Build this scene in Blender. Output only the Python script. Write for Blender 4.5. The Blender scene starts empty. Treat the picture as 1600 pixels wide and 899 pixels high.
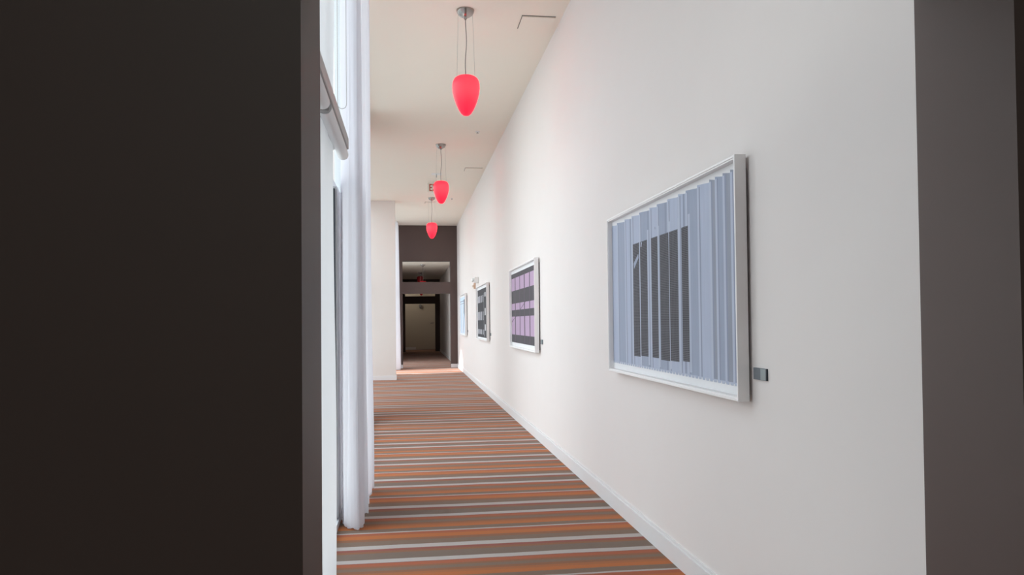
import bpy, bmesh, math, random
from mathutils import Vector, Matrix

S = bpy.context.scene
COL = S.collection
random.seed(7)

# ------------------------------------------------------------------ camera
F_PX = 1217.0
cam_d = bpy.data.cameras.new('camera')
cam = bpy.data.objects.new('camera', cam_d)
COL.objects.link(cam)
S.camera = cam
cam_d.sensor_width = 36.0
cam_d.lens = 36.0 * F_PX / 1600.0
cam_d.shift_y = 26.0 / 1600.0
cam_d.clip_start = 0.05
cam_d.clip_end = 500
YAW, PITCH, ROLL = math.radians(7.6164), math.radians(1.2603), 0.010
fw = Vector((math.sin(YAW) * math.cos(PITCH), math.cos(YAW) * math.cos(PITCH), math.sin(PITCH)))
rt0 = Vector((math.cos(YAW), -math.sin(YAW), 0))
up0 = rt0.cross(fw)
rt = rt0 * math.cos(ROLL) - up0 * math.sin(ROLL)
up = up0 * math.cos(ROLL) + rt0 * math.sin(ROLL)
M = Matrix((rt, up, -fw)).transposed().to_4x4()
M.translation = Vector((0, 0, 1.5))
cam.matrix_world = M

# ------------------------------------------------------------------ view + sky
S.view_settings.view_transform = 'Standard'
S.view_settings.look = 'None'
S.view_settings.gamma = 1.0
S.view_settings.use_curve_mapping = False
S.view_settings.exposure = 0.0

SKY_STRENGTH = 3.2
world = bpy.data.worlds.new('sky')
S.world = world
world.use_nodes = True
wn = world.node_tree
bg = wn.nodes['Background']
bg.inputs['Strength'].default_value = SKY_STRENGTH
tc = wn.nodes.new('ShaderNodeTexCoord')
sp = wn.nodes.new('ShaderNodeSeparateXYZ')
cr = wn.nodes.new('ShaderNodeValToRGB')
wn.links.new(tc.outputs['Generated'], sp.inputs[0])
wn.links.new(sp.outputs['Z'], cr.inputs['Fac'])
wn.links.new(cr.outputs['Color'], bg.inputs['Color'])
cr.color_ramp.elements[0].position = 0.0
cr.color_ramp.elements[0].color = (1.0, 0.98, 0.96, 1)
cr.color_ramp.elements[1].position = 0.9
cr.color_ramp.elements[1].color = (0.78, 0.88, 1.0, 1)


def portal(name, loc, size_y, size_z):
    """light-portal guide lying in a window opening (adds no light of its own)"""
    d = bpy.data.lights.new(name, 'AREA')
    d.shape = 'RECTANGLE'
    d.size, d.size_y = size_z, size_y
    d.cycles.is_portal = True
    o = bpy.data.objects.new(name, d)
    COL.objects.link(o)
    o.location = loc
    o.rotation_euler = (0, math.radians(-90), 0)      # faces +X, into the hall
    return o


portal('window_portal', (-0.72, 6.9, 2.35), 9.9, 4.6)
portal('window_portal.001', (-1.34, 17.0, 2.35), 7.1, 4.6)
portal('window_portal.002', (-0.78, 28.05, 1.85), 3.8, 3.6)
portal('window_portal.003', (-0.72, 23.3, 2.35), 4.7, 4.6)

# narrow spot added outside the last window, standing in for sunlight on the floor
sp_d = bpy.data.lights.new('floor_streak_spot', 'SPOT')
sp_d.energy = 30000
sp_d.color = (1.0, 0.95, 0.93)
sp_d.spot_size = math.radians(9)
sp_d.spot_blend = 0.1
sp_d.shadow_soft_size = 0.10
streak_spot = bpy.data.objects.new('floor_streak_spot', sp_d)
COL.objects.link(streak_spot)
streak_spot.location = (-9.0, 18.6, 9.0)
streak_spot.rotation_euler = (Vector((0.6, 23.9, 0.0)) - streak_spot.location).to_track_quat('-Z', 'Y').to_euler()

# unseen fill added in the camera's dim lounge to lift the brown wall front
rl = bpy.data.lights.new('lounge_fill_light', 'AREA')
rl.shape = 'RECTANGLE'
rl.size, rl.size_y = 1.2, 1.2
rl.energy = 63.0
rl.color = (0.83, 1.0, 0.98)
rlo = bpy.data.objects.new('lounge_fill_light', rl)
COL.objects.link(rlo)
rlo.location = (0.0, -2.5, 4.6)

# weak fill added out of view to brighten the pale end wall
vl = bpy.data.lights.new('vestibule_fill', 'POINT')
vl.energy = 13.0
vl.shadow_soft_size = 0.15
vl.color = (1.0, 0.93, 0.80)
vlo = bpy.data.objects.new('vestibule_fill', vl)
COL.objects.link(vlo)
vlo.location = (-0.35, 41.6, 3.4)

# ------------------------------------------------------------------ helpers
W = 1.622            # right wall face
CE = 4.685           # hall ceiling
CE2 = 3.69           # ceiling of the hall beyond


def srgb(r, g, b):
    def f(c):
        c /= 255.0
        return c / 12.92 if c <= 0.04045 else ((c + 0.055) / 1.055) ** 2.4
    return (f(r), f(g), f(b), 1.0)


def mat(name, color, rough=0.6, metal=0.0, noise=0.0, scale=30.0, bump=0.0, spec=0.5, sheen=0.0):
    m = bpy.data.materials.new(name)
    m.use_nodes = True
    nt = m.node_tree
    b = nt.nodes['Principled BSDF']
    b.inputs['Base Color'].default_value = color
    b.inputs['Roughness'].default_value = rough
    b.inputs['Metallic'].default_value = metal
    b.inputs['Specular IOR Level'].default_value = spec
    if sheen:
        b.inputs['Sheen Weight'].default_value = sheen
    if noise or bump:
        t = nt.nodes.new('ShaderNodeTexCoord')
        n = nt.nodes.new('ShaderNodeTexNoise')
        n.inputs['Scale'].default_value = scale
        n.inputs['Detail'].default_value = 4
        nt.links.new(t.outputs['Object'], n.inputs['Vector'])
        if noise:
            mx = nt.nodes.new('ShaderNodeMix')
            mx.data_type = 'RGBA'
            mx.inputs[6].default_value = tuple(c * (1 - noise) for c in color[:3]) + (1,)
            mx.inputs[7].default_value = tuple(min(1, c * (1 + noise)) for c in color[:3]) + (1,)
            nt.links.new(n.outputs['Fac'], mx.inputs[0])
            nt.links.new(mx.outputs[2], b.inputs['Base Color'])
        if bump:
            bp = nt.nodes.new('ShaderNodeBump')
            bp.inputs['Strength'].default_value = bump
            bp.inputs['Distance'].default_value = 0.002
            nt.links.new(n.outputs['Fac'], bp.inputs['Height'])
            nt.links.new(bp.outputs['Normal'], b.inputs['Normal'])
    return m


def translucent(name, color, trans, clear=0.0, noise_scale=0):
    """cloth that lets daylight through: diffuse + translucent (+ open weave)"""
    m = bpy.data.materials.new(name)
    m.use_nodes = True
    nt = m.node_tree
    out = nt.nodes['Material Output']
    nt.nodes.remove(nt.nodes['Principled BSDF'])
    d = nt.nodes.new('ShaderNodeBsdfDiffuse')
    t = nt.nodes.new('ShaderNodeBsdfTranslucent')
    d.inputs['Color'].default_value = color
    t.inputs['Color'].default_value = color
    mx = nt.nodes.new('ShaderNodeMixShader')
    mx.inputs[0].default_value = trans
    nt.links.new(d.outputs[0], mx.inputs[1])
    nt.links.new(t.outputs[0], mx.inputs[2])
    last = mx
    if clear:
        tr = nt.nodes.new('ShaderNodeBsdfTransparent')
        m2 = nt.nodes.new('ShaderNodeMixShader')
        m2.inputs[0].default_value = clear
        nt.links.new(mx.outputs[0], m2.inputs[1])
        nt.links.new(tr.outputs[0], m2.inputs[2])
        last = m2
    nt.links.new(last.outputs[0], out.inputs['Surface'])
    return m


def glass_mat(name):
    m = bpy.data.materials.new(name)
    m.use_nodes = True
    nt = m.node_tree
    out = nt.nodes['Material Output']
    nt.nodes.remove(nt.nodes['Principled BSDF'])
    tr = nt.nodes.new('ShaderNodeBsdfTransparent')
    tr.inputs['Color'].default_value = (0.94, 0.97, 0.97, 1)
    gl = nt.nodes.new('ShaderNodeBsdfGlossy')
    gl.inputs['Roughness'].default_value = 0.02
    mx = nt.nodes.new('ShaderNodeMixShader')
    mx.inputs[0].default_value = 0.05
    nt.links.new(tr.outputs[0], mx.inputs[1])
    nt.links.new(gl.outputs[0], mx.inputs[2])
    nt.links.new(mx.outputs[0], out.inputs['Surface'])
    return m


def emit_mat(name, color, strength):
    m = bpy.data.materials.new(name)
    m.use_nodes = True
    b = m.node_tree.nodes['Principled BSDF']
    b.inputs['Base Color'].default_value = color
    b.inputs['Emission Color'].default_value = color
    b.inputs['Emission Strength'].default_value = strength
    return m


def bx(bm, x0, x1, y0, y1, z0, z1, mi=0):
    r = bmesh.ops.create_cube(bm, size=1.0)
    for v in r['verts']:
        v.co = Vector((x0 + (v.co.x + .5) * (x1 - x0), y0 + (v.co.y + .5) * (y1 - y0), z0 + (v.co.z + .5) * (z1 - z0)))
    fs = set()
    for v in r['verts']:
        for f in v.link_faces:
            f.material_index = mi
            fs.add(f)
    return r['verts']


def lathe(bm, prof, n=32, c=(0, 0, 0), cap=True):
    """profile [(r, z)] spun about Z"""
    rings = []
    for r, z in prof:
        if r < 1e-5:
            rings.append([bm.verts.new((c[0], c[1], c[2] + z))])
        else:
            rings.append([bm.verts.new((c[0] + r * math.cos(2 * math.pi * i / n), c[1] + r * math.sin(2 * math.pi * i / n), c[2] + z)) for i in range(n)])
    for a, b in zip(rings, rings[1:]):
        for i in range(n):
            j = (i + 1) % n
            if len(a) == 1 and len(b) == 1:
                continue
            if len(a) == 1:
                bm.faces.new((a[0], b[j], b[i]))
            elif len(b) == 1:
                bm.faces.new((a[i], a[j], b[0]))
            else:
                bm.faces.new((a[i], a[j], b[j], b[i]))
    if cap:
        for ring in (rings[0], rings[-1]):
            if len(ring) > 1:
                bm.faces.new(ring)
    bmesh.ops.recalc_face_normals(bm, faces=bm.faces)


def tube(bm, pts, r, n=8):
    pts = [Vector(p) for p in pts]
    rings = []
    for i, p in enumerate(pts):
        a = pts[max(i - 1, 0)]
        b = pts[min(i + 1, len(pts) - 1)]
        d = (b - a).normalized()
        u = d.cross(Vector((1, 0, 0)) if abs(d.x) < 0.9 else Vector((0, 1, 0))).normalized()
        v = d.cross(u)
        rings.append([bm.verts.new(p + r * (math.cos(2 * math.pi * k / n) * u + math.sin(2 * math.pi * k / n) * v)) for k in range(n)])
    for a, b in zip(rings, rings[1:]):
        for k in range(n):
            bm.faces.new((a[k], a[(k + 1) % n], b[(k + 1) % n], b[k]))
    bm.faces.new(rings[0])
    bm.faces.new(rings[-1])
    bmesh.ops.recalc_face_normals(bm, faces=bm.faces)


def obj(name, bm, mats, parent=None, smooth=False, bevel=0.0, kind=None, label=None):
    if bevel:
        bmesh.ops.bevel(bm, geom=list(bm.edges), offset=bevel, segments=2, affect='EDGES', profile=0.5)
    me = bpy.data.meshes.new(name)
    bm.normal_update()
    bm.to_mesh(me)
    bm.free()
    if not isinstance(mats, (list, tuple)):
        mats = [mats]
    for m in mats:
        me.materials.append(m)
    if smooth:
        for p in me.polygons:
            p.use_smooth = True
        me.set_sharp_from_angle(angle=math.radians(40))
    o = bpy.data.objects.new(name, me)
    COL.objects.link(o)
    if parent is not None:
        o.parent = parent
    if kind:
        o['kind'] = kind
    if label:
        o['label'] = label
    return o


def boxes(name, bl, mats, parent=None, bevel=0.0, kind=None, label=None, base=(0, 0, 0)):
    bm = bmesh.new()
    for b in bl:
        bx(bm, b[0] - base[0], b[1] - base[0], b[2] - base[1], b[3] - base[1], b[4] - base[2], b[5] - base[2], b[6] if len(b) > 6 else 0)
    return obj(name, bm, mats, parent, bevel=bevel, kind=kind, label=label)


def thing(name, label, cat, loc, group=None):
    o = bpy.data.objects.new(name, None)
    o.empty_display_size = 0.1
    COL.objects.link(o)
    o.location = loc
    o['label'] = label
    o['category'] = cat
    if group:
        o['group'] = group
    return o


def tag(o, label, cat, group=None):
    o['label'] = label
    o['category'] = cat
    if group:
        o['group'] = group
    return o


def copy_tree(o, parent=None):
    c = o.copy()
    COL.objects.link(c)
    if parent is not None:
        c.parent = parent
    for ch in list(o.children):
        copy_tree(ch, c)
    return c


# ------------------------------------------------------------------ materials
M_WALL = mat('white_wall_paint', (0.80, 0.748, 0.730, 1), 0.75, noise=0.012, scale=3, bump=0.05, spec=0.3)
M_CEIL = mat('cream_ceiling_paint', (0.90, 0.822, 0.728, 1), 0.85, noise=0.01, scale=2, spec=0.2)
M_PIER = mat('cream_pier_paint', (0.76, 0.70, 0.67, 1), 0.8, noise=0.01, scale=3, spec=0.25)
M_BROWN = mat('dark_brown_wall_paint', (0.101, 0.068, 0.061, 1), 0.55, noise=0.06, scale=2.5, bump=0.06, spec=0.35)
M_TRIM = mat('white_trim_gloss', (0.80, 0.79, 0.80, 1), 0.4, noise=0.01, scale=8)
M_FRAME = mat('white_frame_lacquer', (0.87, 0.845, 0.845, 1), 0.35, noise=0.01, scale=10)
M_FRAME_DARK = mat('batten_gap_shade', (0.06, 0.04, 0.045, 1), 0.8, noise=0.1, scale=20)
M_MAT = mat('white_mount_board', (0.82, 0.82, 0.84, 1), 0.9, noise=0.01, scale=40, spec=0.2)
M_ALU = mat('white_window_aluminium', (0.78, 0.79, 0.81, 1), 0.4, noise=0.01, scale=12)
M_GASKET = mat('dark_window_gasket', (0.05, 0.06, 0.075, 1), 0.6, noise=0.1, scale=30)
M_TRANSOM = mat('grey_transom_aluminium', (0.50, 0.49, 0.50, 1), 0.45, noise=0.02, scale=12)
M_STEEL = mat('brushed_steel', (0.38, 0.35, 0.33, 1), 0.24, 1.0, noise=0.05, scale=60)
M_WIRE = mat('thin_steel_wire', (0.42, 0.40, 0.38, 1), 0.4, 0.6, noise=0.05, scale=60)
M_CORD = mat('grey_lamp_cord', (0.22, 0.19, 0.18, 1), 0.6, noise=0.05, scale=60)
M_PLASTIC = mat('white_plastic', (0.84, 0.83, 0.82, 1), 0.45, noise=0.01, scale=20)
M_GREYPL = mat('grey_plastic', (0.35, 0.35, 0.36, 1), 0.45, noise=0.03, scale=20)
M_TAN = mat('tan_plastic', (0.62, 0.42, 0.30, 1), 0.5, noise=0.02, scale=20)
M_LENS = mat('clear_strobe_lens', (0.75, 0.62, 0.52, 1), 0.2, noise=0.02, scale=20)
M_SLOT = mat('painted_gap_shade', (0.10, 0.08, 0.07, 1), 0.9, noise=0.05, scale=20)
M_PAVE = mat('pale_outdoor_paving', (0.42, 0.41, 0.39, 1), 0.9, noise=0.08, scale=0.6)
M_ENDWALL = mat('pale_end_wall_paint', (0.60, 0.55, 0.47, 1), 0.8, noise=0.01, scale=3)
M_GLASS = glass_mat('clear_window_glass')
M_SHADE = translucent('white_roller_shade_cloth', (0.84, 0.84, 0.855, 1), 0.42)
M_SHEER = translucent('white_sheer_curtain_cloth', (0.86, 0.85, 0.89, 1), 0.40, 0.03)
M_BULB = emit_mat('glowing_bulb', (1.0, 0.62, 0.38, 1), 48.0)
M_BULB_OFF = mat('unlit_bulb', (0.8, 0.78, 0.75, 1), 0.2, noise=0.01, scale=20)


def carpet():
    m = bpy.data.materials.new('striped_carpet')
    m.use_nodes = True
    nt = m.node_tree
    L = nt.links.new
    b = nt.nodes['Principled BSDF']
    b.inputs['Roughness'].default_value = 0.95
    b.inputs['Specular IOR Level'].default_value = 0.15
    b.inputs['Sheen Weight'].default_value = 0.10
    b.inputs['Sheen Roughness'].default_value = 0.4
    b.inputs['Sheen Tint'].default_value = (1.0, 0.85, 0.82, 1)
    t = nt.nodes.new('ShaderNodeTexCoord')
    s = nt.nodes.new('ShaderNodeSeparateXYZ')
    L(t.outputs['Object'], s.inputs[0])
    nz = nt.nodes.new('ShaderNodeTexNoise')
    nz.inputs['Scale'].default_value = 1.3
    L(t.outputs['Object'], nz.inputs['Vector'])
    fine = nt.nodes.new('ShaderNodeTexNoise')
    fine.inputs['Scale'].default_value = 260
    fine.inputs['Detail'].default_value = 3
    L(t.outputs['Object'], fine.inputs['Vector'])

    def math_(op, a, bb):
        n = nt.nodes.new('ShaderNodeMath')
        n.operation = op
        for i, x in enumerate((a, bb)):
            if isinstance(x, (int, float)):
                n.inputs[i].default_value = x
            else:
                L(x, n.inputs[i])
        return n.outputs[0]
    wob = math_('MULTIPLY', math_('SUBTRACT', nz.outputs['Fac'], 0.5), 0.03)
    fuz = math_('MULTIPLY', math_('SUBTRACT', fine.outputs['Fac'], 0.5), 0.018)
    y = math_('ADD', math_('ADD', s.outputs['Y'], wob), fuz)
    PERIOD, PHASE = 1.1135, 4.965
    u = math_('FRACT', math_('DIVIDE', math_('ADD', y, 20 * PERIOD - PHASE), PERIOD), 0.0)
    ramp = nt.nodes.new('ShaderNodeValToRGB')
    L(u, ramp.inputs['Fac'])
    ramp.color_ramp.interpolation = 'CONSTANT'
    white = (0.46, 0.405, 0.375, 1)
    taupe = (0.205, 0.136, 0.098, 1)
    grey = (0.185, 0.132, 0.102, 1)
    rust = (0.37, 0.105, 0.05, 1)
    orange = (0.45, 0.138, 0.040, 1)
    amber = (0.37, 0.128, 0.048, 1)
    brown = (0.26, 0.112, 0.058, 1)
    wine = (0.27, 0.085, 0.065, 1)
    stops = [(0.0, white), (0.066, grey), (0.185, brown), (0.225, wine), (0.266, white), (0.340, taupe),
             (0.435, brown), (0.485, orange), (0.565, rust), (0.618, white), (0.642, taupe), (0.715, orange),
             (0.775, amber), (0.815, brown), (0.855, taupe), (0.905, brown), (0.935, rust), (0.985, wine)]
    e = ramp.color_ramp.elements
    e[0].position, e[0].color = stops[0]
    e[1].position, e[1].color = stops[1]
    for p, c in stops[2:]:
        n = e.new(p)
        n.color = c
    mx = nt.nodes.new('ShaderNodeMix')
    mx.data_type = 'RGBA'
    mx.blend_type = 'MULTIPLY'
    mx.inputs[0].default_value = 0.45
    L(ramp.outputs['Color'], mx.inputs[6])
    L(fine.outputs['Color'], mx.inputs[7])
    br = nt.nodes.new('ShaderNodeMix')          # bring the mean back up after the multiply
    br.data_type = 'RGBA'
    br.blend_type = 'MULTIPLY'
    br.inputs[0].default_value = 1.0
    br.inputs[7].default_value = (1.25, 1.25, 1.25, 1)
    L(mx.outputs[2], br.inputs[6])
    L(br.outputs[2], b.inputs['Base Color'])
    bp = nt.nodes.new('ShaderNodeBump')
    bp.inputs['Strength'].default_value = 0.35
    bp.inputs['Distance'].default_value = 0.004
    L(fine.outputs['Fac'], bp.inputs['Height'])
    L(bp.outputs['Normal'], b.inputs['Normal'])
    return m


M_CARPET = carpet()

# ------------------------------------------------------------------ the shell
boxes('floor', [(-3.3, 3.3, -4.5, 1.975, -0.12, 0.0), (-0.66, 1.85, 1.975, 11.85, -0.12, 0.0), (-1.32, 1.85, 11.85, 20.95, -0.12, 0.0),
                (-0.75, 1.85, 20.95, 43.4, -0.12, 0.0)], M_CARPET, kind='structure')
boxes('ceiling', [(-0.66, 1.85, 1.60, 11.85, CE, CE + .15), (-1.35, 1.85, 11.85, 20.95, CE, CE + .15), (-0.75, 1.85, 20.95, 26.10, CE, CE + .15)], M_CEIL, kind='structure')
boxes('ceiling', [(-0.75, 1.85, 26.10, 43.4, CE2, CE2 + .15)], M_CEIL, kind='structure')
boxes('wall_right', [(W, W + .18, 1.975, 43.2, 0, CE)], M_WALL, kind='structure')
boxes('wall_end', [(-0.6, W, 43.0, 43.2, 0, CE2)], M_ENDWALL, kind='structure')
boxes('wall_left', [(-0.75, -0.6, 30.00, 43.2, 0, CE2)], M_WALL, kind='structure')
boxes('wall_left_pier', [(-1.2, -0.32, 20.55, 20.95, 0, CE)], M_PIER, kind='structure')
boxes('wall_left_light_block', [(-1.35, -1.2, 12.02, 13.40, 0, CE)], M_PIER, kind='structure')  # unseen stretch of wall, added to hold back daylight from the bay
boxes('wall_left_return', [(-1.2, -0.55, 11.85, 12.02, 0, CE)], M_PIER, kind='structure')


def brown_portal(name, y0, y1, xl, xr, left, right, top):
    """wall with a doorway, a cross beam and an open transom above it"""
    return boxes(name, [
        (left, xl, y0, y1, 0, top), (xr, right, y0, y1, 0, top),
        (xl, xr, y0, y1, 2.44, 2.82), (xl, xr, y0, y1, 3.513, top)], M_BROWN, kind='structure')


brown_portal('wall_front', 1.620, 1.975, -0.2130, 1.398, -3.3, 3.3, CE)
brown_portal('wall_far', 25.74, 26.10, -0.17, 1.395, -0.75, W, CE)
brown_portal('wall_inner', 40.0, 40.35, -0.135, 1.387, -0.6, W, CE2)

# the dim lounge the camera stands in
boxes('wall_back', [(-3.3, 3.3, -4.5, -4.35, 0, CE)], M_WALL, kind='structure')
boxes('wall_lounge_left', [(-3.3, -3.15, -4.35, 1.61, 0, CE)], M_BROWN, kind='structure')
boxes('wall_lounge_right', [(3.15, 3.3, -4.35, 1.61, 0, CE)], M_BROWN, kind='structure')
boxes('ceiling', [(-3.3, 3.3, -4.5, 1.60, CE, CE + .15)], M_CEIL, kind='structure')

# baseboards: board with a slimmer top moulding
boxes('baseboard_right', [(W - .016, W, 1.975, 25.74, 0, .118), (W - .010, W, 1.975, 25.74, .118, .138)], M_TRIM, kind='structure')
boxes('baseboard_far', [(1.395, W - .016, 25.724, 25.74, 0, .115), (-0.55, -0.17, 25.724, 25.74, 0, .115)], M_TRIM, kind='structure')
boxes('baseboard_pier', [(-1.2, -0.304, 20.534, 20.55, 0, .113), (-0.32, -0.304, 20.55, 20.95, 0, .113)], M_TRIM, kind='structure')
boxes('baseboard_end', [(-0.6, W, 42.984, 43.0, 0, .13)], M_TRIM, kind='structure')
boxes('baseboard_inner', [(W - .016, W, 26.10, 40.0, 0, .12)], M_TRIM, kind='structure')

# pale door in the end wall with its lever
d1 = boxes('door_1', [(0.42, 1.50, 42.955, 42.984, 0.02, 2.30)], M_ENDWALL, kind='structure')
boxes('door_frame', [(0.34, 0.42, 42.95, 43.0, 0.131, 2.38), (1.50, 1.58, 42.95, 43.0, 0.131, 2.38), (0.42, 1.50, 42.95, 43.0, 2.30, 2.38)], M_ENDWALL, d1)
bm = bmesh.new()
tube(bm, [(1.40, 42.955, 1.45), (1.40, 42.90, 1.45), (1.38, 42.895, 1.45), (1.22, 42.895, 1.445)], 0.013)
obj('door_handle', bm, M_GASKET, d1, smooth=True, label='dark lever handle')

# outdoors
boxes('ground', [(-60, -1.4, -30, 80, -0.35, -0.15)], M_PAVE, kind='structure')


# ------------------------------------------------------------------ windows
def glazed_bay(name, x, ys, transoms, stile=0.05, depth=0.10, top=CE):
    """floor-to-ceiling glazing: stiles and transoms as the frame, every pane its own part"""
    root = boxes(name, [(x - depth, x, y - stile / 2, y + stile / 2, 0.0, top) for y in ys], M_ALU, kind='structure')
    zs = [0.0] + transoms + [top]
    boxes('sill_rail', [(x - depth, x, ys[0] + stile / 2, ys[-1] - stile / 2, 0.0, 0.06)], M_ALU, root)
    boxes('head_rail', [(x - depth, x, ys[0] + stile / 2, ys[-1] - stile / 2, top - .06, top)], M_ALU, root)
    for z in transoms:
        for a, b in zip(ys, ys[1:]):
            boxes('transom', [(x - depth, x, a + stile / 2, b - stile / 2, z - .03, z + .03)], M_ALU, root)
    for a, b in zip(ys, ys[1:]):
        for z0, z1 in zip(zs, zs[1:]):
            boxes('pane', [(x - depth / 2 - .004, x - depth / 2 + .004, a + stile / 2, b - stile / 2, z0 + .03, z1 - .03)], M_GLASS, root)
    return root


w1 = glazed_bay('window_1', -0.55, [2.02, 3.55, 4.80, 7.20, 8.75, 10.30, 11.82], [2.55])
glazed_bay('window_2_unseen', -1.20, [13.425, 15.2, 16.97, 18.75, 20.52], [2.55])  # unseen glazing, guessed to give the hall its daylight
glazed_bay('window_3', -0.58, [21.0, 22.55, 24.1, 25.69], [2.55])
glazed_bay('window_4_added', -0.62, [26.13, 28.05, 29.97], [2.55], top=CE2)  # unseen window added to let daylight into the hall beyond
# opening casement in the lower light beside the curtain: white stile with a dark gasket
boxes('casement_stile', [(-0.585, -0.518, 5.91, 6.30, 0.06, 2.52)], M_ALU, w1)
boxes('gasket', [(-0.575, -0.532, 5.88, 5.91, 0.06, 2.50)], M_GASKET, w1)
boxes('sill_ledge', [(-0.55, -0.515, 5.20, 7.15, 0.0, 0.05)], M_ALU, w1)
# boxed grey transom carrying the lower roller shades
boxes('shade_transom', [(-0.55, -0.338, 2.05, 4.64, 2.518, 2.585)], M_TRANSOM, w1, bevel=0.004)


# ------------------------------------------------------------------ roller shades
def roller_shade(y0, y1, z_tube, z_bot, x, label, fab_y0=None, fab_y1=None, r=0.032):
    root = thing('roller_shade', label, 'shade', (x, (y0 + y1) / 2, z_bot), 'roller shades on the near window')
    bx0, by0, bz0 = root.location

    def P(px, py, pz):
        return (px - bx0, py - by0, pz - bz0)
    fy0 = y0 + .04 if fab_y0 is None else fab_y0
    fy1 = y1 - .04 if fab_y1 is None else fab_y1
    bm = bmesh.new()
    tube(bm, [P(x, y0 + .02, z_tube), P(x, y1 - .02, z_tube)], r, 20)
    obj('roller_tube', bm, M_ALU, root, smooth=True)
    # fabric leaves the back of the tube and hangs straight, with the lightest ripple at its edge
    bm = bmesh.new()
    ny, nz = 10, 24
    g = []
    for i in range(ny + 1):
        row = []
        for k in range(nz + 1):
            yy = fy0 + (fy1 - fy0) * i / ny
            zz = z_bot + (z_tube - z_bot) * k / nz
            edge = (i / ny) ** 6
            xx = x - r - .002 + 0.006 * edge * math.sin(zz * 2.1) - 0.004 * math.sin(i * 1.1)
            row.append(bm.verts.new(P(xx, yy, zz)))
        g.append(row)
    for i in range(ny):
        for k in range(nz):
            bm.faces.new((g[i][k], g[i + 1][k], g[i + 1][k + 1], g[i][k + 1]))
    fab = obj('shade_cloth', bm, M_SHADE, root, smooth=True)
    bm = bmesh.new()
    v = bx(bm, x - r - .010 - bx0, x - r + .006 - bx0, fy0 - by0, fy1 - by0, -0.004, 0.020)
    obj('hem_bar', bm, M_ALU, fab, bevel=0.003)
    for yy in (y0, y1):
        bm = bmesh.new()
        bx(bm, -0.022, 0.022, yy - .008 - by0, yy + .008 - by0, z_tube - .022 - bz0, z_tube + .039 - bz0)
        bmesh.ops.bevel(bm, geom=list(bm.edges), offset=0.006, segments=2, affect='EDGES', profile=0.5)
        
        obj('bracket', bm, M_GREYPL, root, smooth=True)
    return root


roller_shade(2.50, 3.53, 2.479, 2.15, -0.368, 'raised lower white roller shade nearest the dark wall, mostly hidden behind it')
roller_shade(3.57, 4.62, 2.479, 0.04, -0.368, 'lower white roller shade ending beside the sheer curtain', None, 4.37)
us = roller_shade(3.90, 5.08, 4.62, 2.60, -0.428, 'upper white roller shade above the grey transom with hanging bead chain', None, 5.02)
bm = bmesh.new()
pts = []
for k in range(25):                       # bead chain loop beside the curtain
    a = math.pi * k / 24
    pts.append((-0.4135 - 0.028 * math.cos(a), 5.11, 2.915 - 0.028 * math.sin(a)))
pts = [(-0.4415, 5.11, 4.60)] + [(-0.4415, 5.11, 4.6 - 0.2 * i) for i in range(1, 8)] + pts + [(-0.3855, 5.11, 3.2 + 0.2 * i) for i in range(0, 8)]
pts = [(p[0] - us.location.x, p[1] - us.location.y, p[2] - us.location.z) for p in pts]
tube(bm, pts, 0.0022, 6)
obj('bead_chain', bm, M_WIRE, us, smooth=True)


# ------------------------------------------------------------------ curtains
def curtain(name, label, path, z0, z1, flare, folds_r=0.0):
    """cloth hung in folds along a plan path; the folds open a little towards the hem"""
    x0, y0 = path[0]
    root = thing(name, label, 'curtain', (x0, y0, z0))
    # smooth the plan path
    P = []
    n = 10
    pts = [Vector((p[0], p[1])) for p in path]
    for i in range(len(pts) - 1):
        p0 = pts[max(i - 1, 0)]
        p1, p2 = pts[i], pts[i + 1]
        p3 = pts[min(i + 2, len(pts) - 1)]
        for k in range(n):
            t = k / n
            P.append(0.5 * ((2 * p1) + (p2 - p0) * t + (2 * p0 - 5 * p1 + 4 * p2 - p3) * t * t + (3 * p1 - p0 - 3 * p2 + p3) * t ** 3))
    P.append(pts[-1])
    cx = sum(p.x for p in P) / len(P)
    bm = bmesh.new()
    nz = 28
    rows = []
    for k in range(nz + 1):
        t = k / nz
        z = z0 + (z1 - z0) * t
        row = []
        for j, p in enumerate(P):
            sc = 1 + flare * (1 - t) - 0.0 * t
            rip = 0.007 * math.sin(j * 1.9) + 0.004 * math.sin(j * 0.83 + z)
            xx = cx + (p.x - cx) * sc + rip + 0.006 * math.sin(2.2 * z + j * 0.35) * (1 - t)
            yy = p.y + 0.008 * math.sin(1.7 * z + j * 0.21) * (1 - t)
            zz = z + (0.006 * math.sin(j * 0.7) if k == 0 else 0)
            row.append(bm.verts.new((xx - x0, yy - y0, zz - z0)))
        rows.append(row)
    for a, b in zip(rows, rows[1:]):
        for j in range(len(P) - 1):
            bm.faces.new((a[j], a[j + 1], b[j + 1], b[j]))
    obj('drape', bm, M_SHEER, root, smooth=True)
    # hem: the doubled, slightly thicker bottom edge
    bm = bmesh.new()
    tube(bm, [(v.co.x if False else 0, 0, 0) for v in []] or [(P[j].x * 1.0 + 0 - x0 + (P[j].x - cx) * flare, P[j].y - y0, 0.012) for j in range(0, len(P), 2)], 0.0035, 5)
    obj('hem', bm, M_SHEER, root, smooth=True)
    bm = bmesh.new()
    bx(bm, cx - .03 - x0, cx + .03 - x0, min(p.y for p in P) - y0, max(p.y for p in P) - y0, z1 - z0, z1 - z0 + .045)
    obj('curtain_track', bm, M_ALU, root, bevel=0.004)
    return root


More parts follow.
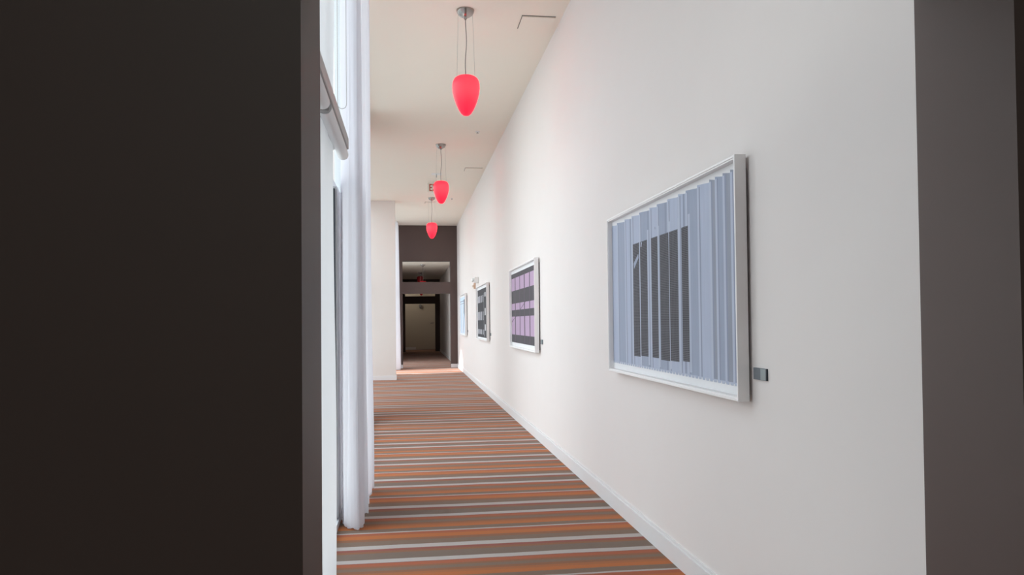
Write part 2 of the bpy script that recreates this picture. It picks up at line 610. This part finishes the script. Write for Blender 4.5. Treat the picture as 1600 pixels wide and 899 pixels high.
near_path = [(-0.488, 6.03), (-0.462, 5.87), (-0.407, 5.77), (-0.355, 5.76), (-0.352, 5.93), (-0.45, 6.02), (-0.47, 6.10),
             (-0.37, 6.16), (-0.345, 6.26), (-0.44, 6.36), (-0.46, 6.44), (-0.37, 6.50), (-0.345, 6.60), (-0.44, 6.70),
             (-0.45, 6.77), (-0.36, 6.82), (-0.337, 6.92), (-0.43, 7.00), (-0.44, 7.05), (-0.37, 7.07), (-0.335, 7.15), (-0.40, 7.19)]
curtain('sheer_curtain', 'tall white sheer curtain hanging in folds beside the near window', near_path, 0.012, CE - .046, 0.16)
far_path = []
for i in range(13):
    far_path.append((-0.345 + (0.05 if i % 2 else -0.05), 24.65 + i * 0.08))
curtain('sheer_curtain', 'far white sheer curtain in the slot between cream pier and brown wall', far_path, 0.012, CE - .046, 1.1)


# ------------------------------------------------------------------ framed pictures
def frame_rails(root, y0, y1, z0, z1, by, bz):
    """box frame standing off the wall: mitred rails with a thin front face and a deep side"""
    xf, xb = 1.549, 1.606
    face, lip = 0.020, 0.008
    corners = [(y0, z0), (y1, z0), (y1, z1), (y0, z1)]

    def inset(c, d):
        return (c[0] + (d if c[0] == y0 else -d), c[1] + (d if c[1] == z0 else -d))
    for i in range(4):
        a, b = corners[i], corners[(i + 1) % 4]
        bm = bmesh.new()
        prof = [(xb, 0), (xf + .002, 0), (xf, .002), (xf, face - lip), (xf + .005, face - lip), (xf + .005, face), (xb - .014, face), (xb - .014, 0.045), (xb, 0.045)]
        ra, rb = [], []
        for px, d in prof:
            pa, pb = inset(a, d), inset(b, d)
            ra.append(bm.verts.new((px - root.location.x, pa[0] - by, pa[1] - bz)))
            rb.append(bm.verts.new((px - root.location.x, pb[0] - by, pb[1] - bz)))
        n = len(prof)
        for k in range(n):
            bm.faces.new((ra[k], ra[(k + 1) % n], rb[(k + 1) % n], rb[k]))
        bm.faces.new(ra)
        bm.faces.new(rb)
        bmesh.ops.recalc_face_normals(bm, faces=bm.faces)
        obj('frame_rail', bm, M_FRAME, root)


def mesh_print_mat():
    m = bpy.data.materials.new('printed_dark_mesh')
    m.use_nodes = True
    nt = m.node_tree
    b = nt.nodes['Principled BSDF']
    b.inputs['Roughness'].default_value = 0.8
    t = nt.nodes.new('ShaderNodeTexCoord')
    sx = nt.nodes.new('ShaderNodeSeparateXYZ')
    cb = nt.nodes.new('ShaderNodeCombineXYZ')
    nt.links.new(t.outputs['Object'], sx.inputs[0])
    nt.links.new(sx.outputs['Y'], cb.inputs['X'])
    nt.links.new(sx.outputs['Z'], cb.inputs['Y'])
    k = nt.nodes.new('ShaderNodeTexBrick')
    k.offset = 0.0
    k.inputs['Scale'].default_value = 1.0
    k.inputs['Brick Width'].default_value = 0.026
    k.inputs['Row Height'].default_value = 0.0105
    k.inputs['Mortar Size'].default_value = 0.0022
    k.inputs['Mortar Smooth'].default_value = 0.3
    k.inputs['Color1'].default_value = (0.042, 0.042, 0.056, 1)
    k.inputs['Color2'].default_value = (0.052, 0.050, 0.066, 1)
    k.inputs['Mortar'].default_value = (0.14, 0.14, 0.155, 1)
    nt.links.new(cb.outputs[0], k.inputs['Vector'])
    nt.links.new(k.outputs['Color'], b.inputs['Base Color'])
    return m


def streak_mat(name, c, amp=0.10, sy=14.0, sz=1.2):
    """printed sheet metal: vertical streaks"""
    m = bpy.data.materials.new(name)
    m.use_nodes = True
    nt = m.node_tree
    b = nt.nodes['Principled BSDF']
    b.inputs['Roughness'].default_value = 0.7
    b.inputs['Specular IOR Level'].default_value = 0.3
    t = nt.nodes.new('ShaderNodeTexCoord')
    mp = nt.nodes.new('ShaderNodeMapping')
    mp.inputs['Scale'].default_value = (1, sy, sz)
    n = nt.nodes.new('ShaderNodeTexNoise')
    n.inputs['Scale'].default_value = 2.0
    n.inputs['Detail'].default_value = 5
    mx = nt.nodes.new('ShaderNodeMix')
    mx.data_type = 'RGBA'
    mx.inputs[6].default_value = tuple(x * (1 - amp) for x in c[:3]) + (1,)
    mx.inputs[7].default_value = tuple(min(1, x * (1 + amp)) for x in c[:3]) + (1,)
    nt.links.new(t.outputs['Object'], mp.inputs['Vector'])
    nt.links.new(mp.outputs[0], n.inputs['Vector'])
    nt.links.new(n.outputs['Fac'], mx.inputs[0])
    nt.links.new(mx.outputs[2], b.inputs['Base Color'])
    return m


PR = dict(
    blue=streak_mat('print_blue_grey', (0.34, 0.385, 0.50, 1)),
    light=streak_mat('print_pale_blue', (0.44, 0.49, 0.62, 1)),
    grey=streak_mat('print_grey_metal', (0.315, 0.34, 0.415, 1), 0.14),
    ridge=streak_mat('print_ridge_white', (0.48, 0.525, 0.64, 1), 0.05),
    shade=streak_mat('print_ridge_dark', (0.29, 0.325, 0.43, 1), 0.08),
    mesh=mesh_print_mat(),
    pink=streak_mat('print_orchid', (0.46, 0.325, 0.475, 1), 0.05, 5),
    plum=streak_mat('print_plum_line', (0.12, 0.075, 0.12, 1), 0.05),
    ink=streak_mat('print_charcoal', (0.072, 0.064, 0.076, 1), 0.2, 9, 5),
    black=streak_mat('print_black', (0.030, 0.031, 0.040, 1), 0.25, 9, 5),
    bar=streak_mat('print_grey_bar', (0.42, 0.42, 0.47, 1), 0.12, 5, 6),
    white=streak_mat('print_white', (0.72, 0.72, 0.74, 1), 0.04),
    sky=streak_mat('print_pale_sky', (0.62, 0.75, 0.90, 1), 0.08, 4, 2),
)


def make_print(root, name, polys, base_loc):
    """flat printed sheet: each poly = (material, [(y, z), ...], layer)"""
    keys = []
    bm = bmesh.new()
    for key, pts, lay in polys:
        if key not in keys:
            keys.append(key)
        x = 1.5865 - 0.0003 * lay
        vs = [bm.verts.new((x - base_loc[0], y - base_loc[1], z - base_loc[2])) for y, z in pts]
        f = bm.faces.new(vs)
        f.material_index = keys.index(key)
        f.normal_update()
        if f.normal.x > 0:
            f.normal_flip()
    return obj(name, bm, [PR[k] for k in keys], root)


def rect(k, y0, y1, z0, z1, lay=1):
    return (k, [(y0, z0), (y1, z0), (y1, z1), (y0, z1)], lay)


def picture(yn, label, polys, print_name='print'):
    y0, y1, z0, z1 = yn, yn + 2.41, 1.107, 2.288
    base = (1.606, (y0 + y1) / 2, z0)
    root = thing('framed_picture', label, 'picture', base, 'framed pictures along the white wall')
    frame_rails(root, y0, y1, z0, z1, base[1], base[2])
    boxes('mount_board', [(1.587, 1.592, y0 + .021, y1 - .021, z0 + .021, z1 - .021)], M_MAT, root, base=base)
    make_print(root, print_name, polys, base)
    # hidden battens behind the box, coloured dark for the shade in its wall gap
    boxes('batten', [(1.6061, W - .0005, y0 + .03, y1 - .03, z1 - .14, z1 - .06), (1.6061, W - .0005, y0 + .03, y1 - .03, z0 + .03, z0 + .11),
                     (1.6061, W - .0005, y0 + .03, y0 + .09, z0 + .11, z1 - .14), (1.6061, W - .0005, y1 - .09, y1 - .03, z0 + .11, z1 - .14)], M_FRAME_DARK, root, base=base)
    return root


# picture 1: corrugated metal with six dark mesh strips
polys = []
edges = [5.945, 5.772, 5.561, 5.379, 5.194, 4.965, 4.812, 4.608, 4.414, 4.287, 4.108, 3.934, 3.856, 3.757, 3.663, 3.575]
cols = ['light', 'blue', 'light', 'light', 'blue', 'light', 'blue', 'light', 'light', 'blue', 'light', 'grey', 'blue', 'grey', 'grey']
for i, (a, b) in enumerate(zip(edges, edges[1:])):
    
    polys.append(('%s' % cols[i], [(b, 1.186), (a, 1.186), (a, 2.240), (b, 2.224)], 1))
    polys.append(rect('ridge', a - .022, a + .004, 1.18, 2.226, 2))
    polys.append(rect('shade', a - .040, a - .022, 1.184, 2.226, 2))
    if i % 2 == 0 and 0 < i < 9:
        polys.append(rect('shade', b + .02, b + .05, 1.184, 2.226, 2))
n_sc = 44                                      # scalloped lower edge
for i in range(n_sc):
    c = 3.60 + (5.93 - 3.60) * (i + .5) / n_sc
    polys.append(('ridge' if i % 2 else 'light', [(c - .026, 1.188), (c - .016, 1.172), (c + .016, 1.172), (c + .026, 1.188)], 3))
for (a, b) in [(5.357, 5.205), (5.185, 5.025), (4.938, 4.806), (4.763, 4.593), (4.582, 4.430), (4.367, 4.257)]:
    polys.append(rect('ridge', b - .03, b, 1.20, 2.10, 3))
    polys.append(rect('mesh', b, a, 1.252 + 0.006 * math.sin(a * 9), 2.036, 4))
polys.append(('blue', [(5.33, 1.86), (5.22, 1.93), (5.225, 1.96), (5.34, 1.90)], 5))
polys.append(('ridge', [(5.17, 2.0), (5.15, 2.0), (5.14, 2.03), (5.165, 2.035)], 5))
polys.append(('shade', [(4.86, 2.085), (4.845, 2.085), (4.845, 2.10), (4.86, 2.10)], 5))
picture(3.528, 'nearest and largest framed picture, pale blue corrugated metal with six dark mesh strips', polys)

# picture 2: orchid panels behind dark bars
Y2 = 9.50
a0, a1 = Y2 + .055, 11.90
polys = [rect('ink', a0, a1, 1.183, 2.213, 1)]
vlines = [a0, 9.70, 10.08, 10.56, 11.01, 11.48, a1]
vedge = [(a0, 9.70)]
pink = [(9.735, 10.07), (10.135, 10.53), (10.605, 10.985), (11.04, 11.45), (11.52, 11.90), (a0, 9.69)]
for a, b in pink:
    for z0, z1 in ((1.957, 2.145), (1.667, 1.765), (1.300, 1.570)):
        polys.append(rect('pink', a, b, z0, z1, 2))
for a, b in pink[:5]:
    polys.append(rect('plum', a - .035, a, 1.19, 2.15, 3))
polys.append(('plum', [(10.46, 1.765), (10.52, 1.765), (11.09, 1.65), (11.03, 1.65)], 3))
polys.append(('plum', [(11.37, 1.57), (11.45, 1.57), (11.90, 1.475), (11.90, 1.495)], 3))
picture(Y2, 'second framed picture from the near end, orchid pink panels crossed by black bars', polys)

# picture 3: black facade with pale slits
Y3 = 15.44
polys = [rect('black', Y3 + .05, 17.78, 1.160, 2.205, 1)]
for a, b in ((17.50, 17.72), (17.16, 17.37), (16.82, 17.02), (16.46, 16.62)):
    for z0, z1 in ((1.915, 2.065), (1.530, 1.715), (1.225, 1.330)):
        polys.append(rect('bar', a, b, z0, z1, 2))
polys.append(rect('bar', 16.33, 16.36, 1.2, 2.10, 2))
for z0, z1 in ((2.02, 2.11), (1.63, 1.78), (1.31, 1.44)):
    polys.append(rect('white', 15.98, 16.16, z0, z1, 2))
polys.append(rect('bar', 16.22, 16.27, 1.18, 1.33, 2))
picture(Y3, 'third framed picture from the near end, black facade print with pale grey slits', polys)

# picture 4: pale sky with a dark slanting stroke
Y4 = 21.38
polys = [rect('sky', Y4 + .06, 23.74, 1.160, 2.215, 1)]
polys.append(('ink', [(21.95, 2.14), (22.25, 2.14), (22.30, 1.75), (22.05, 1.62)], 2))
polys.append(('shade', [(22.05, 1.66), (22.25, 1.70), (22.62, 1.18), (22.48, 1.18)], 2))
polys.append(rect('shade', 22.2, 23.7, 2.085, 2.11, 2))
polys.append(rect('bar', 22.2, 23.7, 2.02, 2.04, 2))
polys.append(rect('white', 22.75, 22.95, 1.17, 2.0, 2))
polys.append(rect('bar', 23.3, 23.36, 1.17, 2.0, 2))
picture(Y4, 'farthest framed picture, pale blue print with a dark slanting stroke', polys)

# caption plaques
M_PLQ = streak_mat('plaque_brushed_grey', (0.17, 0.185, 0.205, 1), 0.1, 3, 60)
M_PLQ2 = mat('plaque_pale_panel', (0.29, 0.33, 0.335, 1), 0.4, noise=0.03, scale=30)
for i, (yc, lab) in enumerate(((3.431, 'grey caption plaque right of the corrugated metal picture'),
                               (9.385, 'grey caption plaque right of the pink and black picture'),
                               (15.335, 'grey caption plaque right of the black facade picture'),
                               (21.285, 'grey caption plaque right of the pale blue picture'))):
    r = thing('caption_plaque', lab, 'plaque', (W - .0005, yc, 1.216), 'caption plaques beside the pictures')
    bm = bmesh.new()
    bx(bm, -0.009, 0.0, -0.066, 0.066, 0, 0.055)
    obj('plate', bm, M_PLQ, r, bevel=0.0008)
    bm = bmesh.new()
    bx(bm, -0.0098, -0.0092, -0.060, -0.010, 0.002, 0.053)
    obj('text_panel', bm, M_PLQ2, r, label='paler right-hand strip of the plaque')
    bm = bmesh.new()
    bx(bm, -0.0092, 0.0, -0.0675, -0.0663, 0.0, 0.055)
    obj('edge_strip', bm, M_GASKET, r, label='dark edge')


# ------------------------------------------------------------------ pendant lamps
def red_glass(name, lit):
    m = bpy.data.materials.new(name)
    m.use_nodes = True
    nt = m.node_tree
    out = nt.nodes['Material Output']
    b = nt.nodes['Principled BSDF']
    red = (0.86, 0.025, 0.06, 1) if lit else (0.70, 0.03, 0.04, 1)
    b.inputs['Base Color'].default_value = red
    b.inputs['Roughness'].default_value = 0.3
    t = nt.nodes.new('ShaderNodeBsdfTranslucent')
    t.inputs['Color'].default_value = (0.95, 0.05, 0.075, 1) if lit else red
    mx = nt.nodes.new('ShaderNodeMixShader')
    mx.inputs[0].default_value = 0.55
    nt.links.new(b.outputs[0], mx.inputs[1])
    nt.links.new(t.outputs[0], mx.inputs[2])
    nt.links.new(mx.outputs[0], out.inputs['Surface'])
    if lit:
        b.inputs['Emission Color'].default_value = (1.0, 0.015, 0.14, 1)
        b.inputs['Emission Strength'].default_value = 0.66
    return m


M_RED = red_glass('lit_red_glass', True)
M_RED_OFF = red_glass('unlit_red_glass', False)


def pendant(loc, ztop, zc, label, lit=True):
    """canopy at the ceiling, cord and two wires, egg-shaped glass; origin at the glass tip"""
    h = 0.395
    zt = ztop
    base = (loc[0], loc[1], zt - h)
    root = thing('pendant_lamp', label, 'lamp', base, 'red glass pendant lamps')
    top = zc - base[2]
    bm = bmesh.new()
    lathe(bm, [(0.0, top - .088), (0.018, top - .088), (0.022, top - .078), (0.045, top - .070), (0.070, top - .052), (0.085, top - .030), (0.092, top - .006), (0.092, top - .0005)], 32)
    can = obj('canopy', bm, M_STEEL, root, smooth=True)
    bm = bmesh.new()
    lathe(bm, [(0.0, top - .102), (0.010, top - .100), (0.012, top - .088)], 12)
    obj('cord_grip', bm, M_STEEL, can, smooth=True)
    # cord, a little wavy
    bm = bmesh.new()
    n = 16
    tube(bm, [(0.010 * math.sin(i / n * 5.2) * math.sin(i / n * math.pi), 0, h - .01 + (top - .095 - h + .01) * (1 - i / n)) for i in range(n + 1)], 0.0042, 8)
    obj('cord', bm, M_CORD, root, smooth=True)
    for s in (-1, 1):
        bm = bmesh.new()
        tube(bm, [(s * 0.074, 0, top - .05), (s * 0.092, 0, h - .012)], 0.0014, 6)
        obj('suspension_wire', bm, M_WIRE, root)
    # glass: rounded shoulder, widest above the middle, tapering to a blunt tip
    prof = [(0.010, 0.000), (0.030, 0.004), (0.052, 0.022), (0.077, 0.062), (0.102, 0.118), (0.122, 0.178), (0.135, 0.235),
            (0.1395, 0.280), (0.138, 0.320), (0.131, 0.352), (0.118, 0.377), (0.102, 0.390), (0.088, 0.395)]
    bm = bmesh.new()
    lathe(bm, [(0.0, 0.0)] + prof, 40, cap=False)
    gl = obj('lamp_shade', bm, M_RED if lit else M_RED_OFF, root, smooth=True)
    bm = bmesh.new()
    lathe(bm, [(0.088, 0.394), (0.088, 0.398), (0.030, 0.399), (0.0, 0.399)], 32)
    obj('lid', bm, M_RED if lit else M_RED_OFF, gl, smooth=True)
    bm = bmesh.new()
    lathe(bm, [(0.0, 0.385), (0.022, 0.385), (0.022, 0.330), (0.0, 0.330)], 16)
    obj('socket', bm, M_STEEL, root, smooth=True)
    bm = bmesh.new()
    lathe(bm, [(0.0, 0.215), (0.018, 0.220), (0.030, 0.240), (0.031, 0.260), (0.022, 0.295), (0.013, 0.330)], 16)
    obj('bulb', bm, M_BULB if lit else M_BULB_OFF, root, smooth=True)
    return root


pendant((0.603, 7.88), 3.994, CE, 'nearest lit red egg-shaped glass pendant lamp under the cream ceiling')
pendant((0.606, 13.954), 4.015, CE, 'second lit red glass pendant lamp, hanging in front of the exit sign')
pendant((0.622, 19.96), 4.030, CE, 'third lit red glass pendant lamp, just before the dark brown wall')
pendant((0.575, 29.70), 3.055, CE2, 'dim red pendant lamp beyond the brown doorway, its lower half behind the cross beam', lit=False)
pendant((0.540, 34.50), 3.520, CE2, 'dim red pendant lamp beyond the brown doorway, seen whole just above the cross beam', lit=False)
pendant((0.715, 41.75), 3.31, CE2, 'farthest dim red pendant lamp, only its tip showing under the cross beam', lit=False)

# ------------------------------------------------------------------ ceiling fittings
for (x0, x1, y0, y1, lab) in ((1.199, 1.556, 7.945, 8.315, 'square cream ceiling access panel right of the nearest red lamp'),
                              (1.193, 1.554, 16.005, 16.375, 'square cream ceiling access panel right of the second red lamp'),
                              (0.467, 0.753, 20.655, 20.98, 'cream ceiling access panel just beyond the third red lamp canopy')):
    c = ((x0 + x1) / 2, (y0 + y1) / 2, CE - .016)
    r = thing('access_panel', lab, 'ceiling panel', c, 'ceiling access panels')
    g = 0.007
    boxes('gap_shade_sheet', [(x0, x1, y0, y1, CE - .003, CE - .0003)], M_SLOT, r, base=c)  # dark sheet puts the shade around the panel into colour
    boxes('panel_door', [(x0 + g, x1 - g * .3, y0 + g * 1.3, y1 - g * .3, CE - .016, CE - .0032)], M_CEIL, r, base=c)


def sprinkler(x, y, lab, big=False):
    r = thing('sprinkler', lab, 'sprinkler', (x, y, CE - (.075 if big else .03)), 'ceiling sprinklers')
    h = .075 if big else .03
    bm = bmesh.new()
    lathe(bm, [(0.0, h - .010), (0.035 if not big else .11, h - .008), (0.04 if not big else .12, h - .0003)], 24)
    obj('cover_plate', bm, M_PLASTIC, r, smooth=True)
    bm = bmesh.new()
    lathe(bm, [(0.0, 0.0), (0.016, 0.002), (0.018, 0.008), (0.008, 0.012), (0.008, h - .01)], 16)
    obj('sprinkler_head', bm, M_STEEL if not big else M_GREYPL, r, smooth=True)
    return r


sprinkler(1.177, 12.954, 'small ceiling sprinkler right of and beyond the nearest red lamp')
sprinkler(0.629, 16.75, 'ceiling sprinkler with wide round plate above the exit sign', True)
sprinkler(1.142, 20.03, 'small ceiling sprinkler right of the third red lamp')

# exit sign on the ceiling
ex = thing('exit_sign', 'white ceiling exit sign with red letters, partly behind the second red lamp', 'sign', (0.65, 17.72, 4.445))
bm = bmesh.new()
bx(bm, -0.19, 0.19, -0.025, 0.025, 0.0, 0.215)
obj('sign_box', bm, mat('exit_sign_face', (0.80, 0.74, 0.66, 1), 0.5, noise=0.01, scale=20), ex, bevel=0.006)
bm = bmesh.new()
bx(bm, -0.07, 0.07, -0.03, 0.03, 0.215, 0.2397)
obj('mount', bm, M_PLASTIC, ex, bevel=0.004)
M_EXIT = mat('exit_red', (0.45, 0.06, 0.03, 1), 0.5, noise=0.02, scale=20)
bm = bmesh.new()
t_ = 0.024
zb, zt_ = 0.028, 0.188
H_ = zt_ - zb


def seg(x0, x1, z0, z1):
    bx(bm, x0, x1, -0.0275, -0.0255, z0, z1)


def diag(x0, z0, x1, z1, w):
    vs = [(x0 - w / 2, z0), (x0 + w / 2, z0), (x1 + w / 2, z1), (x1 - w / 2, z1)]
    a = [bm.verts.new((p[0], -0.0275, p[1])) for p in vs]
    b = [bm.verts.new((p[0], -0.0255, p[1])) for p in vs]
    bm.faces.new(a)
    bm.faces.new(list(reversed(b)))
    for i in range(4):
        bm.faces.new((a[i], b[i], b[(i + 1) % 4], a[(i + 1) % 4]))


x = -0.150                                       # E
seg(x, x + t_, zb, zt_)
for z in (zb, zb + H_ / 2 - t_ / 2, zt_ - t_):
    seg(x + t_, x + .062, z, z + t_)
diag(-0.068, zb, -0.002, zt_, 0.028)             # X
diag(-0.002, zb, -0.068, zt_, 0.028)
seg(0.030, 0.030 + t_, zb, zt_)                  # I
seg(0.105, 0.105 + t_, zb, zt_ - t_)             # T
seg(0.078, 0.156, zt_ - t_, zt_)
obj('exit_letters', bm, M_EXIT, ex, label='red letters reading EXIT')

# emergency light and alarm strobe on the right wall
em = thing('emergency_light', 'white twin-lamp emergency light high on the wall above the black facade picture', 'light', (W - .0005, 18.0, 2.40))
bm = bmesh.new()
bx(bm, -0.10, 0.0, -0.15, 0.15, 0.0, 0.125)
obj('housing', bm, M_PLASTIC, em, bevel=0.010)
for k in (-1, 1):
    bm = bmesh.new()
    lathe(bm, [(0.0, 0.0), (0.030, 0.0), (0.040, 0.018), (0.042, 0.045), (0.036, 0.050), (0.0, 0.044)], 20)
    bmesh.ops.rotate(bm, cent=(0, 0, 0), matrix=Matrix.Rotation(math.radians(-90), 3, 'Y'), verts=bm.verts)
    bmesh.ops.translate(bm, vec=(-0.1005, k * 0.085, 0.066), verts=bm.verts)
    obj('lamp_head', bm, M_PLASTIC, em, smooth=True)

fa = thing('fire_alarm', 'small tan fire alarm strobe on the wall below the emergency light', 'alarm', (W - .0005, 18.75, 2.29))
bm = bmesh.new()
bx(bm, -0.045, 0.0, -0.06, 0.06, 0.0, 0.17)
obj('body', bm, M_TAN, fa, bevel=0.008)
bm = bmesh.new()
bx(bm, -0.075, -0.0455, -0.035, 0.035, 0.035, 0.095)
obj('strobe_lens', bm, M_LENS, fa, bevel=0.012)

# tiny grey fitting high on the pale end wall
wl = thing('wall_light', 'tiny grey lamp fitting high on the pale wall at the hall end', 'light', (0.68, 43.0, 2.27))
bm = bmesh.new()
bx(bm, -0.05, 0.05, -0.03, -0.0005, 0.10, 0.22)
obj('back_plate', bm, M_GREYPL, wl, bevel=0.006)
bm = bmesh.new()
lathe(bm, [(0.0, 0.0), (0.05, 0.01), (0.075, 0.09), (0.10, 0.16), (0.0, 0.15)], 20, (0, -0.14, 0))
obj('cup_shade', bm, M_GREYPL, wl, smooth=True)
